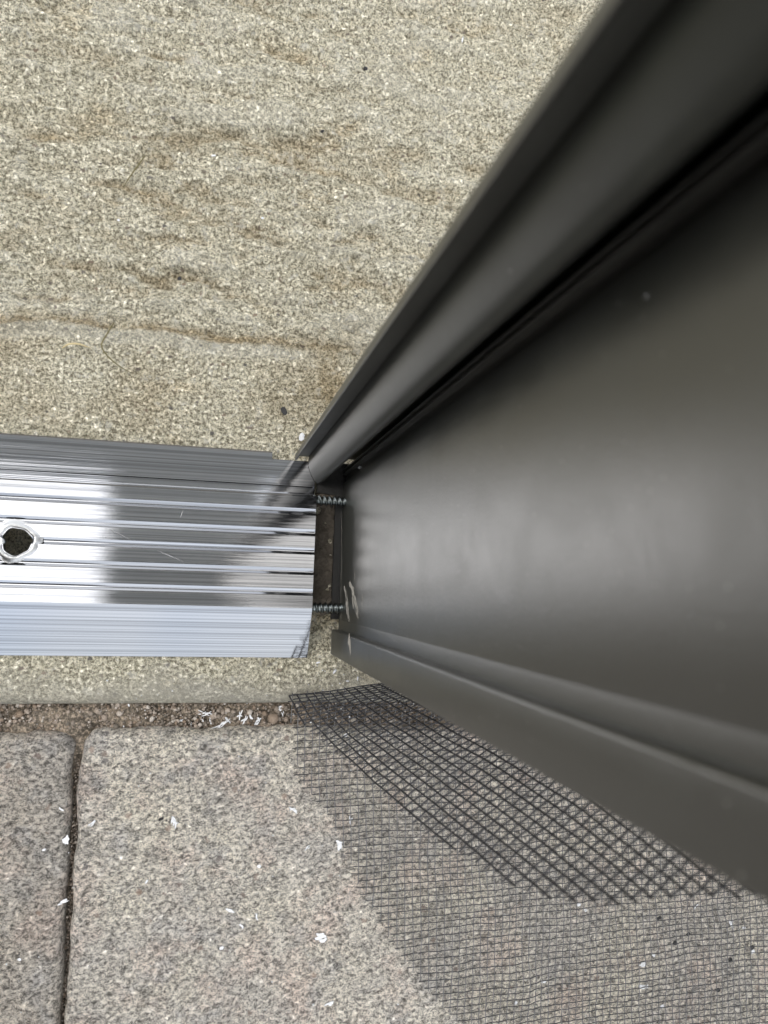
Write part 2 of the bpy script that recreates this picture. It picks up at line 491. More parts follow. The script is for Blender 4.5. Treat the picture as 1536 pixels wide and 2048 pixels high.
def paver(name, x0, x1, y0, y1, mat, seed, top=-2.2, rad=4.6, shear=0.0, dense=None):
    """tumbled stone with rounded corners; grid coordinates mapped onto a rounded rectangle"""
    dx0, dx1, dy0, dy1 = dense
    ax = axis_grid(x0, x1, dx0, dx1, .6, 12); ay = axis_grid(y0, y1, dy0, dy1, .6, 12)
    A, B = np.meshgrid(ax, ay)
    P, Qy = A.copy(), B.copy()
    for cx, sx in ((x0 + rad, -1), (x1 - rad, 1)):
        for cy, sy in ((y0 + rad, -1), (y1 - rad, 1)):
            s = (A - cx) * sx / rad; u = (B - cy) * sy / rad
            m = (s > 0) & (u > 0)
            mx = np.maximum(s, u); ln = np.sqrt(s * s + u * u) + 1e-9
            P = np.where(m, cx + sx * rad * s / ln * mx, P); Qy = np.where(m, cy + sy * rad * u / ln * mx, Qy)
    d = np.minimum(np.minimum(A - x0, x1 - A), np.minimum(B - y0, y1 - B))
    P = P + fbm(A, B, 16, 4, seed + 40) * 1.5 * np.exp(-d / 5); Qy = Qy + fbm(A, B, 14, 4, seed + 60) * 1.1 * np.exp(-d / 5)
    P = P + (Qy - y1) * shear
    Rr = 2.4
    q = np.clip((Rr - d) / Rr, 0, 1)
    zz = top - 3.0 * (1 - np.sqrt(np.clip(1 - q ** 2, 0, 1)))
    zz = zz + (fbm(A, B, 45, 2, seed) * 2.2 + fbm(A, B, 11, 4, seed + 1) * 1.5 + fbm(A, B, 2.4, 3, seed + 2) * .75) * np.clip(d / 5 + .25, 0, 1)
    V = np.stack([P, Qy, zz], -1).reshape(-1, 3)
    nx, ny = len(ax), len(ay)
    ring = [j for j in range(nx)] + [k * nx + nx - 1 for k in range(1, ny)] + \
           [(ny - 1) * nx + j for j in range(nx - 2, -1, -1)] + [k * nx for k in range(ny - 2, 0, -1)]
    ring = np.array(ring)
    low = V[ring].copy(); low[:, 2] = -45
    n0 = len(V); m = len(ring); k = np.arange(m)
    Fq = np.concatenate([grid_faces(nx, ny), np.stack([ring[k], n0 + k, n0 + (k + 1) % m, ring[(k + 1) % m]], -1)])
    return np_mesh(name, np.concatenate([V, low]), Fq, mat)


pr = paver('paving_stone', jx + gap / 2, jx + 232, ptop - 160, ptop, MAT['paverA'], 101, shear=shear,
           dense=(jx + gap / 2, 190, ptop - 100, ptop))
tag(pr, 'large rough grey and buff paver running under the black screen mesh', 'paving stone', 'pavers laid along the slab')
pl = paver('paving_stone', jx - 232, jx - gap / 2, ptop - 160, ptop - .6, MAT['paverB'], 203, top=-2.7, shear=shear,
           dense=(-130, jx - gap / 2, ptop - 100, ptop - .6))
tag(pl, 'darker grey paver in the lower left corner beside the sandy joint', 'paving stone', 'pavers laid along the slab')

from mathutils.bvhtree import BVHTree
C.view_layer.update()
_dg = C.evaluated_depsgraph_get()
TREES = [BVHTree.FromObject(o_, _dg) for o_ in (slab, pr, pl, bed)]


def top_z(x, y, r=0.0):
    """height (mm) of the highest surface under a point, or within r of it"""
    best = -9.0
    for dx, dy in ((0, 0),) if r == 0 else ((0, 0), (r, 0), (-r, 0), (0, r), (0, -r)):
        for t_ in TREES:
            h_ = t_.ray_cast(Vector(((x + dx) * MM, (y + dy) * MM, .02)), Vector((0, 0, -1)))
            if h_[0] is not None: best = max(best, h_[0].z / MM)
    return best


# loose grains lying in the joints
ico = bmesh.new(); bmesh.ops.create_icosphere(ico, subdivisions=1, radius=1.0)
icoV = np.array([v.co[:] for v in ico.verts]); icoF = np.array([[v.index for v in f.verts] for f in ico.faces]); ico.free()
GV, GF, off = [], [], 0


def grain(x, y, z, r):
    global off
    V = icoV * (1 + RNG.uniform(-.25, .25, (len(icoV), 1)))
    V = V * r * RNG.uniform(.7, 1.15, 3)
    a = RNG.uniform(0, 6.28); ca, sa = math.cos(a), math.sin(a)
    V = np.stack([V[:, 0] * ca - V[:, 1] * sa + x, V[:, 0] * sa + V[:, 1] * ca + y, V[:, 2] + z], -1)
    GV.append(V); GF.append(icoF + off); off += len(V)


for k in range(3600):
    x = RNG.uniform(-75, 120); y = RNG.uniform(ptop + .2, slab_front - .1)
    r = min(.85, .16 + RNG.exponential(.16))
    grain(x, y, -5.9 + RNG.uniform(-.2, .5) + r * .3, r)
for k in range(900):
    y = RNG.uniform(-130, ptop - 2); x = jx + (y - ptop) * shear + RNG.normal(0, .55)
    grain(x, y, -8.3 + RNG.uniform(-.3, 1.6), RNG.uniform(.12, .36))
for px, py, r in ((547, 1438, 1.7), (500, 1425, 1.0), (467, 1424, .8), (455, 1422, .7), (437, 1421, .8), (530, 1428, .9), (352, 1447, .6)):
    p = W(px, py, -4); grain(p.x, p.y, -5 + r * .4, r)
g = np_mesh('sand_grains', np.concatenate(GV), np.concatenate(GF), MAT['grain'], smooth=False)
tag(g, 'loose brown sand and grit grains in the joint around the pavers', 'sand', kind='stuff')


# ------------------------------------------------------------------ aluminium sill
def solve_top():
    foot = W(614, 1314, 0).x
    lo, hi = 5., 30.
    for _ in range(40):
        m = (lo + hi) / 2
        if W(629, 1100, m).x > foot: lo = m
        else: hi = m
    return lo


ZT = 10.0
XE = W(629, 1100, ZT).x
XF = W(614, 1314, 0).x
print('sill top', ZT, 'end', XE)
yp = lambda py, z: W(300, py, z).y
th = 1.7
prof = [(yp(886, 3), .3), (yp(886, 3), 3.0 - .3), (yp(887, 3) - .3, 3.0)]
y_r = yp(973, ZT)
# two low steps on the flange next to the riser
prof += [(y_r + 3.2, 3.0), (y_r + 3.0, 2.6), (y_r + 1.4, 2.6), (y_r + 1.1, 3.2), (y_r, 3.2), (y_r, ZT - .25), (y_r - .3, ZT)]
for c in (1006, 1049, 1088, 1131, 1174):
    a, b, e = yp(c - 5.5, ZT), yp(c + 2.5, ZT - .55), yp(c + 9, ZT)
    prof += [(a, ZT), (b + .12, ZT - .62), (b - .12, ZT - .62), (e, ZT)]
y_s = yp(1211, ZT)
y_f = yp(1313, .4)
prof += [(y_s + .2, ZT), (y_s, ZT - .15), (y_f, .5), (y_f, .1), (y_f + 2.2, .1)]
# inside of the hollow extrusion
inner = [(y_s + 1.6, ZT - th - .6), (y_r - th, ZT - th - .6), (y_r - th, 1.3), (y_r - th, .3)]
prof += inner
XL = -420.0
n = len(prof)
vs = [(XL, y, z) for y, z in prof] + [(XF + (XE - XF) * z / ZT, y, z) for y, z in prof]
fs = [(k, (k + 1) % n, n + (k + 1) % n, n + k) for k in range(n)]
sill_root = empty('door_threshold')
tag(sill_root, 'silver ribbed aluminium door threshold lying on the concrete beside the dark jamb', 'threshold')
sill = mesh_obj('sill_profile', vs, fs + [tuple(range(n))[::-1], tuple(range(n, 2 * n))], MAT['alu'])
sill.data.materials.append(MAT['cut'])
sill.data.polygons[-1].material_index = 1
bm = bmesh.new(); bm.from_mesh(sill.data); bmesh.ops.recalc_face_normals(bm, faces=bm.faces); bm.to_mesh(sill.data); bm.free()


def cut(obj, cv, cf):
    c = mesh_obj('cutter', cv, cf, None)
    b = bmesh.new(); b.from_mesh(c.data); bmesh.ops.recalc_face_normals(b, faces=b.faces); b.to_mesh(c.data); b.free()
    m = obj.modifiers.new('b', 'BOOLEAN'); m.operation = 'DIFFERENCE'; m.solver = 'EXACT'; m.object = c
    C.view_layer.update()
    me = bpy.data.meshes.new_from_object(obj.evaluated_get(C.evaluated_depsgraph_get()))
    obj.modifiers.clear(); old = obj.data; obj.data = me; bpy.data.meshes.remove(old)
    bpy.data.objects.remove(c, do_unlink=True)


hc = W(33, 1083, ZT)
hr = 30.0 * scale_at(33, 1083, ZT)
cv, cf, N = [], [], 40
for z in (-5, 40):
    for k in range(N):
        a = k / N * 2 * math.pi
        r = hr * (1 + .05 * math.sin(3 * a + 1) + .03 * math.sin(7 * a))
        cv.append((hc.x + r * math.cos(a), hc.y + r * math.sin(a), z))
cf = [tuple(range(N))[::-1], tuple(range(N, 2 * N))] + [(k, (k + 1) % N, N + (k + 1) % N, N + k) for k in range(N)]
cut(sill, cv, cf)
# notch at the end of the back flange
nxp = W(545, 905, 3).x; nyp = W(560, 919, 3).y
b = (nxp, XF + 5, nyp, nyp + 20, -1, 6)
cut(sill, [(b[i0], b[2 + j0_], b[4 + k0]) for i0 in (0, 1) for j0_ in (0, 1) for k0 in (0, 1)],
    [(0, 1, 3, 2), (4, 6, 7, 5), (0, 4, 5, 1), (2, 3, 7, 6), (0, 2, 6, 4), (1, 5, 7, 3)])
sill.parent = sill_root; sill.name = 'sill_profile'

# drilled burr: a torn metal collar round the hole
M1, M2 = 72, 9
bv, bf = [], []
for i_ in range(M1):
    a = i_ / M1 * 2 * math.pi
    rr0 = hr * (1 + .05 * math.sin(3 * a + 1) + .03 * math.sin(7 * a))
    wd = 1.0 + .8 * float(vnoise(np.array([i_ * .22]), np.array([3.]), 4)[0])
    if math.pi * .92 < a < math.pi * 1.06: rr0 -= .7
    for j_ in range(M2):
        u = j_ / (M2 - 1)
        rad = rr0 - .12 + u * (1.0 + wd)
        h_ = math.sin(min(1, u * 1.25) * math.pi) * (.20 + .05 * random.random()) + .04 - .20 * u
        if j_ == 0: h_ = -.5
        bv.append((hc.x + rad * math.cos(a) * 1.05, hc.y + rad * math.sin(a), ZT + h_ + .04))
for i_ in range(M1):
    for j_ in range(M2 - 1):
        p, q = i_ * M2 + j_, ((i_ + 1) % M1) * M2 + j_
        bf.append((p, p + 1, q + 1, q))
mesh_obj('hole_burr', bv, bf, MAT['burr'], sill_root, True)


def strip_mesh(pts, widths, lift, up=Vector((0, 0, 1))):
    """a thin bead with a raised middle along a polyline: scratches, blades, shavings"""
    vs, fs = [], []
    pts = [Vector(p) for p in pts]
    for k, p in enumerate(pts):
        d = (pts[min(k + 1, len(pts) - 1)] - pts[max(k - 1, 0)]).normalized()
        s = d.cross(up).normalized() * widths[k] / 2
        vs += [p - s, p + up * lift, p + s]
    for k in range(len(pts) - 1):
        a = k * 3
        fs += [(a, a + 1, a + 4, a + 3), (a + 1, a + 2, a + 5, a + 4)]
    return vs, fs


# scratches on the sill top
sv, sf = [], []
for pts in (((218, 1059), (265, 1081)), ((314, 1101), (370, 1125)), ((139, 1282), (166, 1272)), ((366, 1021), (361, 1036)), ((210, 1074), (226, 1080))):
    zz = ZT + .05 if pts[0][1] < 1205 else None
    if zz is None: continue
    P = [W(*pts[0], zz).lerp(W(*pts[1], zz), u / 4) for u in range(5)]
    P = [p + Vector((0, random.uniform(-.05, .05), 0)) for p in P]
    a, f = strip_mesh(P, [.08, .17, .19, .15, .05], .05)
    sf += [tuple(i_ + len(sv) for i_ in q) for q in f]; sv += a
mesh_obj('scratch', sv, sf, MAT['cut'], sill_root)


# ------------------------------------------------------------------ dark bronze jamb
def dirn(px, py):
    p = W(px, py, 0); return p.y / p.x


def chamfer(pts, r=.25, seg=3):
    out = []
    n = len(pts)
    for k in range(n):
        a, b, c = Vector(pts[k - 1][:2]), Vector(pts[k][:2]), Vector(pts[(k + 1) % n][:2])
        rr_ = pts[k][2] if len(pts[k]) > 2 else r
        if rr_ <= 0: out.append(b); continue
        u, v = (a - b), (c - b)
        q = min(rr_, u.length * .45, v.length * .45)
        u, v = u.normalized() * q, v.normalized() * q
        for s in range(seg + 1):
            t_ = s / seg
            out.append((b + u) * (1 - t_) ** 2 + b * 2 * t_ * (1 - t_) + (b + v) * t_ ** 2)
    return out


def extrude(name, poly, z0, z1, mat, parent, smooth_ang=40):
    n = len(poly)
    zs = [z0, z0 + 60, z0 + 300, z1] if z1 > 400 else [z0, z1]
    vs = [(p[0], p[1], z) for z in zs for p in poly]
    fs = []
    for r in range(len(zs) - 1):
        for k in range(n):
            fs.append((r * n + k, r * n + (k + 1) % n, (r + 1) * n + (k + 1) % n, (r + 1) * n + k))
    fs += [tuple(range(n))[::-1], tuple(range((len(zs) - 1) * n, len(zs) * n))]
    o = mesh_obj(name, vs, fs, mat, parent)
    b = bmesh.new(); b.from_mesh(o.data); bmesh.ops.recalc_face_normals(b, faces=b.faces); b.to_mesh(o.data); b.free()
    o.data.shade_smooth()
    o.data.set_sharp_from_angle(angle=math.radians(smooth_ang))
    return o


ZB, ZJ = 3.3, 2150.0
xf = W(682, 1100, ZB).x
XR = xf + 46
jamb = empty('door_jamb', (xf * MM, 0, ZB * MM))
tag(jamb, 'tall dark bronze painted metal door jamb rising towards the camera at the right', 'door jamb')
y_n = xf * dirn(753, 917)
y_l2 = xf * dirn(995, 700)
y_l1 = xf * dirn(976, 700)
y_g1 = xf * dirn(880, 1291)
y_g1b = xf * dirn(880, 1294.5)
xg = W(662, 1290, ZB).x
y_g3 = xg * dirn(880, 1338)
y_fl = xg * dirn(1160, 1595)
x_fin = W(590, 918, ZB).x
y_fc = W(592, 920, ZB).y
y_fb = x_fin * dirn(900, 445)
print('face', xf, xg, 'yn', y_n, 'lips', y_l1, y_l2, 'grooves', y_g1, y_g3, y_fl, 'fin', x_fin, y_fc, y_fb)


def rel(poly): return [(p[0] - xf, p[1]) for p in poly]


# main panel: flat face, shadow line and double lip at its back edge
poly = chamfer([(xf, y_g1b, .12), (xf, y_n, .12), (xf + .8, y_n + .02, .05), (xf + .8, y_l2 - .35, .05), (xf - .25, y_l2 - .22, .06), (xf - .25, y_l2 + .05, .06),
                (xf + .4, y_l2 + .15, .05), (xf + .4, y_l1 - .25, .05), (xf - .35, y_l1 - .2, .06), (xf - .35, y_l1 + .12, .06), (xf + 14, y_l1 + .2, 0),
                (xf + 14, y_fb + 9, 0), (XR, y_fb + 9, 0), (XR, y_g1b, 0)])
extrude('main_panel', rel(poly), 0, ZJ, MAT['bronze'], jamb)
# snap-in strip south of the hairline joint
poly = chamfer([(xf + .35, y_g1b - .02, 0), (xf + .35, y_g1, 0), (xf + .02, y_g1 - .02, .12), (xf + .02, y_g3 - .02, 0), (XR - .5, y_g3 - .02, 0), (XR - .5, y_g1b - .02, 0)])
extrude('cover_strip', rel(poly), 0, ZJ, MAT['bronze'], jamb)
# front flange standing proud of the face
poly = chamfer([(xg, y_g3, .5), (xg, y_fl, .35), (XR - .8, y_fl, .35), (XR - .8, y_g3 - .04, 0), (xf + .5, y_g3 - .04, 0), (xf + .3, y_g3, 0)])
extrude('front_flange', rel(poly), 0, ZJ, MAT['bronze'], jamb)
# thin back flange, open slot, rounded stop
poly = chamfer([(x_fin, y_fb, .3), (x_fin, y_fc, .2), (x_fin + .55, y_fc, .2), (x_fin + .6, y_fb - .6, 0), (XR - .3, y_fb - .6, 0), (XR - .3, y_fb, 0)])
extrude('back_flange', rel(poly), 0, ZJ, MAT['bronze'], jamb)
q0 = W(617, 915, ZB); q1 = W(616, 936, ZB); q2 = W(637, 977, ZB)
q3x = W(653, 962, ZB).x; q3y = q3x * dirn(742, 872)


def chaikin(P, n=4):
    P = [Vector(p) for p in P]
    for _ in range(n):
        Q_ = [P[0]]
        for a_, b_ in zip(P[:-1], P[1:]): Q_ += [a_.lerp(b_, .25), a_.lerp(b_, .75)]
        P = Q_ + [P[-1]]
    return P


poly = chaikin([(q0.x, y_fb - .7), (q0.x, q0.y), (q1.x, q1.y), (q2.x - .2, q2.y), (q3x, q3y), (q3x + .1, q3y + 2.5), (q3x - .8, y_fb - .7)])
extrude('rounded_stop', rel(poly), 0, ZJ - 2, MAT['matte'], jamb, 60)
# black pad added under the jamb, standing in for shade in the hollow
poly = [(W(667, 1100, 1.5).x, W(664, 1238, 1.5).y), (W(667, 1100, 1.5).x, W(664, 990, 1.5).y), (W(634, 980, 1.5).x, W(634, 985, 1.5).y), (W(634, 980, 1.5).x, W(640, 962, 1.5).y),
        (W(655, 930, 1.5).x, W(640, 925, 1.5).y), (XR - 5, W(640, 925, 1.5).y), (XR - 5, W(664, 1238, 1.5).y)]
extrude('foot_shade_pad', rel(poly), -ZB + .2, -ZB + 1.8, MAT['foot_shade'], jamb)


# scratches through the paint at the foot of the face
def face_pt(px, py, x=None):
    """point on the face plane seen at a pixel"""
    x = x if x is not None else xf - .02
    d = ROT @ Vector((px - CX, -(py - CY), -F))
    t = x / d.x
    return Vector((x, d.y * t, H + d.z * t))


sv, sf = [], []
lines = [([(682.5, 966), (683, 1030), (683.5, 1100), (682.5, 1150), (682, 1190), (682, 1240)], .2),
         ([(688, 1172), (691, 1185), (693, 1210), (697, 1243)], .5),
         ([(693, 1180), (695, 1205), (699, 1243)], .3),
         ([(698, 1165), (705, 1180), (711, 1200), (715, 1220), (716, 1240)], .45),
         ([(703, 1172), (706, 1195), (712, 1215), (713, 1232)], .3),
         ([(709, 1140), (709, 1165)], .15), ([(725, 1190), (724, 1212)], .25),
         ([(700, 1163), (703, 1172), (708, 1178)], .4), ([(704, 1190), (707, 1218)], .3),
         ]
for pts, w in lines:
    P = [face_pt(*p) for p in pts]
    Q2 = []
    for a, b_ in zip(P[:-1], P[1:]):
        for s in range(5): Q2.append(a.lerp(b_, s / 5) + Vector((0, random.uniform(-.08, .08), random.uniform(-.4, .4))))
    Q2.append(P[-1])
    ww = [w * 2.6 * random.uniform(.3, 1.2) for _ in Q2]; ww[0] = ww[-1] = .02
    a, f = strip_mesh([q - Vector((xf, 0, ZB)) for q in Q2], ww, .03, Vector((-1, 0, 0)))
    sf += [tuple(i_ + len(sv) for i_ in q) for q in f]; sv += a
o = mesh_obj('scratch', sv, sf, MAT['scratch'], jamb)
o['label'] = 'pale scratches through the dark paint at the foot of the jamb'
P = [face_pt(697, 1275, xg - .02), face_pt(700, 1290, xg - .02), face_pt(701, 1310, xg - .02)]
a, f = strip_mesh([q - Vector((xf, 0, ZB)) for q in P], [3, 2, .6], .02, Vector((-1, 0, 0)))
mesh_obj('scratch', a, f, MAT['scratch'], jamb)


# ------------------------------------------------------------------ screws bridging the gap
def screw(px, py, label):
    z = ZT - 3.2
    p = W((px + 680) / 2, py + 2, z)
    x0, x1 = XE - 1.2, xf + .05
    pitch, NS = 1.32, 28
    vs, fs = [], []
    steps = int((x1 - x0) / pitch * NS)
    prof_ = [(0, 1.02), (.26, 1.05), (.40, 1.5), (.56, 1.5), (.72, 1.05)]
    rows = []
    nx_ = int((x1 - x0) / (pitch / 14))
    for a_ in range(nx_ + 1):
        x = x0 + (x1 - x0) * a_ / nx_
        row = []
        for k in range(NS):
            th_ = k / NS * 2 * math.pi
            ph = (x / pitch - k / NS) % 1.0
            r = 1.0 + .46 * max(0, 1 - abs(ph - .5) / .30) ** .8
            row.append(len(vs)); vs.append((x, p.y + r * math.cos(th_), z + r * math.sin(th_)))
        rows.append(row)
    for a_ in range(nx_):
        for k in range(NS):
            fs.append((rows[a_][k], rows[a_ + 1][k], rows[a_ + 1][(k + 1) % NS], rows[a_][(k + 1) % NS]))
    fs += [tuple(rows[0]), tuple(rows[-1][::-1])]
    o = mesh_obj('assembly_screw', vs, fs, MAT['zinc'], None, True)
    tag(o, label, 'screw', 'screws bridging the gap between threshold and jamb')


screw(632, 1000, 'threaded zinc screw bridging the gap near the rounded dark stop')
screw(628, 1214, 'threaded zinc screw bridging the gap beside the scratched foot of the jamb')


# brown earth in the gap, laid dark to stand in for its shade too
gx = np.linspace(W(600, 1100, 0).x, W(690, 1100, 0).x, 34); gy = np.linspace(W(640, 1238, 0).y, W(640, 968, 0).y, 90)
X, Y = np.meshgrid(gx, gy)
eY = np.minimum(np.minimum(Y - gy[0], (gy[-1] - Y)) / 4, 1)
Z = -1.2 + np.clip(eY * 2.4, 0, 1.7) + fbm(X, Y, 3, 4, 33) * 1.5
dirt_shade = np_mesh('gap_dirt_shade', np.stack([X, Y, Z], -1).reshape(-1, 3), grid_faces(len(gx), len(gy)), MAT['dirt_shade'])
tag(dirt_shade, 'dark brown earth in the gap between threshold and jamb, darkened for its shade', 'dirt_shade', kind='stuff')


# ------------------------------------------------------------------ insect screen
def tube_net(strands, rad, mat, name, parent, rad2=None):
    VV, FF, MI, o_ = [], [], [], 0
    for P, r, *mi in strands:
        P = np.asarray(P)
        if len(P) < 2: continue
        D = np.gradient(P, axis=0); D /= np.linalg.norm(D, axis=1)[:, None] + 1e-9
        up = np.array([0, 0, 1.0]); S = np.cross(D, up); S /= np.linalg.norm(S, axis=1)[:, None] + 1e-9
        U = np.cross(S, D)
        K = 5
        ring = []
        for k in range(K):
            a = 2 * math.pi * k / K + .3
            ring.append(P + r * (math.cos(a) * S + math.sin(a) * U))
        V = np.stack(ring, 1).reshape(-1, 3)
        n = len(P)
        a = np.arange(n - 1)[:, None] * K + np.arange(K)[None]
        b_ = np.arange(n - 1)[:, None] * K + (np.arange(K)[None] + 1) % K
        FF.append(np.stack([a, b_, b_ + K, a + K], -1).reshape(-1, 4) + o_)
        VV.append(V); o_ += len(V)
        MI.append(np.full(len(FF[-1]), mi[0] if mi else 0, dtype=np.int32))
    o = np_mesh(name, np.concatenate(VV), np.concatenate(FF), mat, parent)
    o.data.materials.append(MAT['screen_glint'])
    o.data.polygons.foreach_set('material_index', np.concatenate(MI))
    return o


def in_poly(x, y, poly):
    c = False
    for k in range(len(poly)):
        (x0, y0), (x1, y1) = poly[k - 1], poly[k]
        if (y0 > y) != (y1 > y) and x < (x1 - x0) * (y - y0) / (y1 - y0) + x0: c = not c
    return c


def runs(P, keep):
    out, cur = [], []
    for p, k in zip(P, keep):
        if k: cur.append(p)
        elif cur: out.append(cur); cur = []
    if cur: out.append(cur)
    return [r for r in out if len(r) > 2]


screen_root = empty('insect_screen', (0, 0, 0))
tag(screen_root, 'black woven insect screen mesh with frayed edges, folded back over itself beside the jamb', 'screen mesh')
ZS = -1.0
edge_px = [(578, 1386), (583, 1440), (590, 1500), (600, 1560), (622, 1590), (652, 1620), (680, 1680), (694, 1710), (712, 1762),
           (742, 1812), (775, 1870), (812, 1930), (862, 1990), (915, 2048), (965, 2110)]
poly = [tuple(W(x, y, ZS).to_2d()) for x, y in edge_px] + [(60, -170), (200, -170), (200, -22.5)] + [tuple(W(x, y, ZS).to_2d()) for x, y in ((900, 1362), (760, 1372))]
sc0 = scale_at(1000, 1750, ZS)
pa = 14.1 * sc0           # spacing of the upright strands
pb = 11.9 * sc0           # spacing of the level strands
o0 = W(578, 1388, ZS)
rotm = math.radians(1.4)
ca, sa = math.cos(rotm), math.sin(rotm)


_zc = {}


CS = 5.0


def rest(k0, k1):
    if (k0, k1) not in _zc: _zc[(k0, k1)] = top_z(k0 * CS, k1 * CS, 1.6)
    return _zc[(k0, k1)]


def rest_s(x, y):
    ix, iy = math.floor(x / CS), math.floor(y / CS); fx, fy = x / CS - ix, y / CS - iy
    fx, fy = fx * fx * (3 - 2 * fx), fy * fy * (3 - 2 * fy)
    g_ = lambda a, b_: max(rest(ix + a, iy + b_), -3.0)
    return (g_(0, 0) * (1 - fx) + g_(1, 0) * fx) * (1 - fy) + (g_(0, 1) * (1 - fx) + g_(1, 1) * fx) * fy


def sheet(u, v):
    """u, v in mm over the flat sheet (v runs to the viewer's bottom)"""
    x = u * ca - (-v) * sa; y = u * sa + (-v) * ca
    x = x + o0.x - 12 + vnoise(u / 30, v / 26, 71) * 1.6
    y = y + o0.y + 8 + vnoise(u / 34, v / 22, 72) * 1.8
    z = np.array([rest_s(a, b_) for a, b_ in zip(x, y)]) + .65 + (vnoise(u / 13, v / 11, 73) + .5) * .7
    return x, y, z


strands = []
nu, nv = int(175 / pa), int(135 / pb)
for i_ in range(nu):
    v = np.arange(0, nv * pb, pb / 4)
    u = np.full_like(v, i_ * pa) + vnoise(v / 9, v * 0 + i_, 75) * .2
    x, y, z = sheet(u, v)
    z = z + .13 * np.cos(v / pb * math.pi + i_ * math.pi)
    P = np.stack([x, y, z], -1)
    fr = RNG.uniform(-.9, .9)
    for r in runs(P, [in_poly(p[0] - fr * .6, p[1] + fr, poly) for p in P]): strands.append((r, .128, 1))
for j_ in range(nv):
    u = np.arange(0, nu * pa, pa / 4)
    v = np.full_like(u, j_ * pb) + vnoise(u / 9, u * 0 + j_, 76) * .16
    x, y, z = sheet(u, v)
    z = z - .13 * np.cos(u / pa * math.pi + j_ * math.pi)
    P = np.stack([x, y, z], -1)
    fr = RNG.uniform(-1.2, .8)
    for r in runs(P, [in_poly(p[0] - fr, p[1], poly) for p in P]): strands.append((r, .122))
tube_net(strands, .14, MAT['screen'], 'flat_layer', screen_root)

# the folded-back flap: rows follow the strands parallel to the fold, columns run away from it
ctl = [  # (left px), (right px), height left, height right (fractions of H)
    ((576, 1392), (935, 1347), -.002, .02),
    ((626, 1470), (1000, 1338), .06, .10),
    ((703, 1550), (1098, 1350), .16, .21),
    ((815, 1650), (1222, 1372), .30, .35),
    ((960, 1775), (1366, 1425), .42, .47),
    ((1150, 1950), (1570, 1550), .54, .58),
    ((1372, 2160), (1810, 1700), .62, .66),
]
L = np.array([[c[0][0], c[0][1], c[2]] for c in ctl]); Rr_ = np.array([[c[1][0], c[1][1], c[3]] for c in ctl])
midbow = np.array([0, 0, 0, 0, 0, 0.])


def catmull(A, s):
    s = np.clip(s, 0, len(A) - 1 - 1e-6)
    k = np.floor(s).astype(int); t = (s - k)[..., None]
    Ae = np.concatenate([[2 * A[0] - A[1]], A, [2 * A[-1] - A[-2]]])
    p0, p1, p2, p3 = Ae[k], Ae[k + 1], Ae[k + 2], Ae[np.minimum(k + 3, len(Ae) - 1)]
    return .5 * ((2 * p1) + (-p0 + p2) * t + (2 * p0 - 5 * p1 + 4 * p2 - p3) * t ** 2 + (-p0 + 3 * p1 - 3 * p2 + p3) * t ** 3)


def flap(s, t):
    """s 0..50 rows, t 0..22 columns -> world mm"""
    a = catmull(L, s / 10.0); b_ = catmull(Rr_, s / 10.0)
    w = (t / 22.0)[..., None]
    q = a * (1 - w) + b_ * w
    bow = 4 * (t / 22.0) * (1 - t / 22.0)
    q[..., 1] -= 9 * bow * np.clip(s / 10, 0, 1)
    q[..., 0] += vnoise(s / 6, t / 5, 91) * 3.0
    q[..., 1] += vnoise(s / 6, t / 5, 92) * 3.0
    z = np.maximum(q[..., 2] * H + ZS + .6, -.2)
    dc = np.stack([q[..., 0] - CX, -(q[..., 1] - CY), np.full_like(q[..., 0], -F)], -1)
    Rm = np.array(ROT)
    d = dc @ Rm.T
    tt = (z - H) / d[..., 2]
    return np.stack([d[..., 0] * tt, d[..., 1] * tt, z], -1), q[..., :2]


keep_px = [(560, 1300), (572, 1386), (600, 1440), (655, 1495), (712, 1540), (790, 1610), (860, 1672), (930, 1712), (1000, 1762), (1060, 1785),
           (1110, 1800), (1196, 1809), (1297, 1800), (1459, 1792), (1545, 1797), (1640, 1800), (1640, 1300)]
strands = []
for j_ in range(0, 23):
    s = np.arange(0, 60.01, .25)
    P, q = flap(s, np.full_like(s, float(j_)) + vnoise(s / 5, s * 0 + j_, 95) * .12)
    P[:, 2] += .14 * np.cos(s * math.pi + j_ * math.pi)
    fr = RNG.uniform(-7, 5)
    kp = [in_poly(a[0] + fr * .3, a[1] + fr, keep_px) and not (p[0] > xg - 1.0 and p[1] > y_fl - 1.0) for a, p in zip(q, P)]
    for r in runs(P, kp): strands.append((r, .20))
for i_ in range(0, 61):
    t_ = np.arange(-.0, 22.01, .25)
    P, q = flap(np.full_like(t_, float(i_)) + vnoise(t_ / 4, t_ * 0 + i_, 96) * .15, t_)
    P[:, 2] -= .14 * np.cos(t_ * math.pi + i_ * math.pi)
    fr = RNG.uniform(-8, 8)
    kp = [in_poly(a[0] + fr * .6, a[1] - fr * .4, keep_px) and not (p[0] > xg - 1.0 and p[1] > y_fl - 1.0) for a, p in zip(q, P)]
    for r in runs(P, kp): strands.append((r, .18, 0))
tube_net(strands, .14, MAT['screen'], 'folded_flap', screen_root)


# ------------------------------------------------------------------ small litter
def ground_z(px, py):
    if py < 1400: return .25
    if py < 1460: return -4.6
    return -1.6


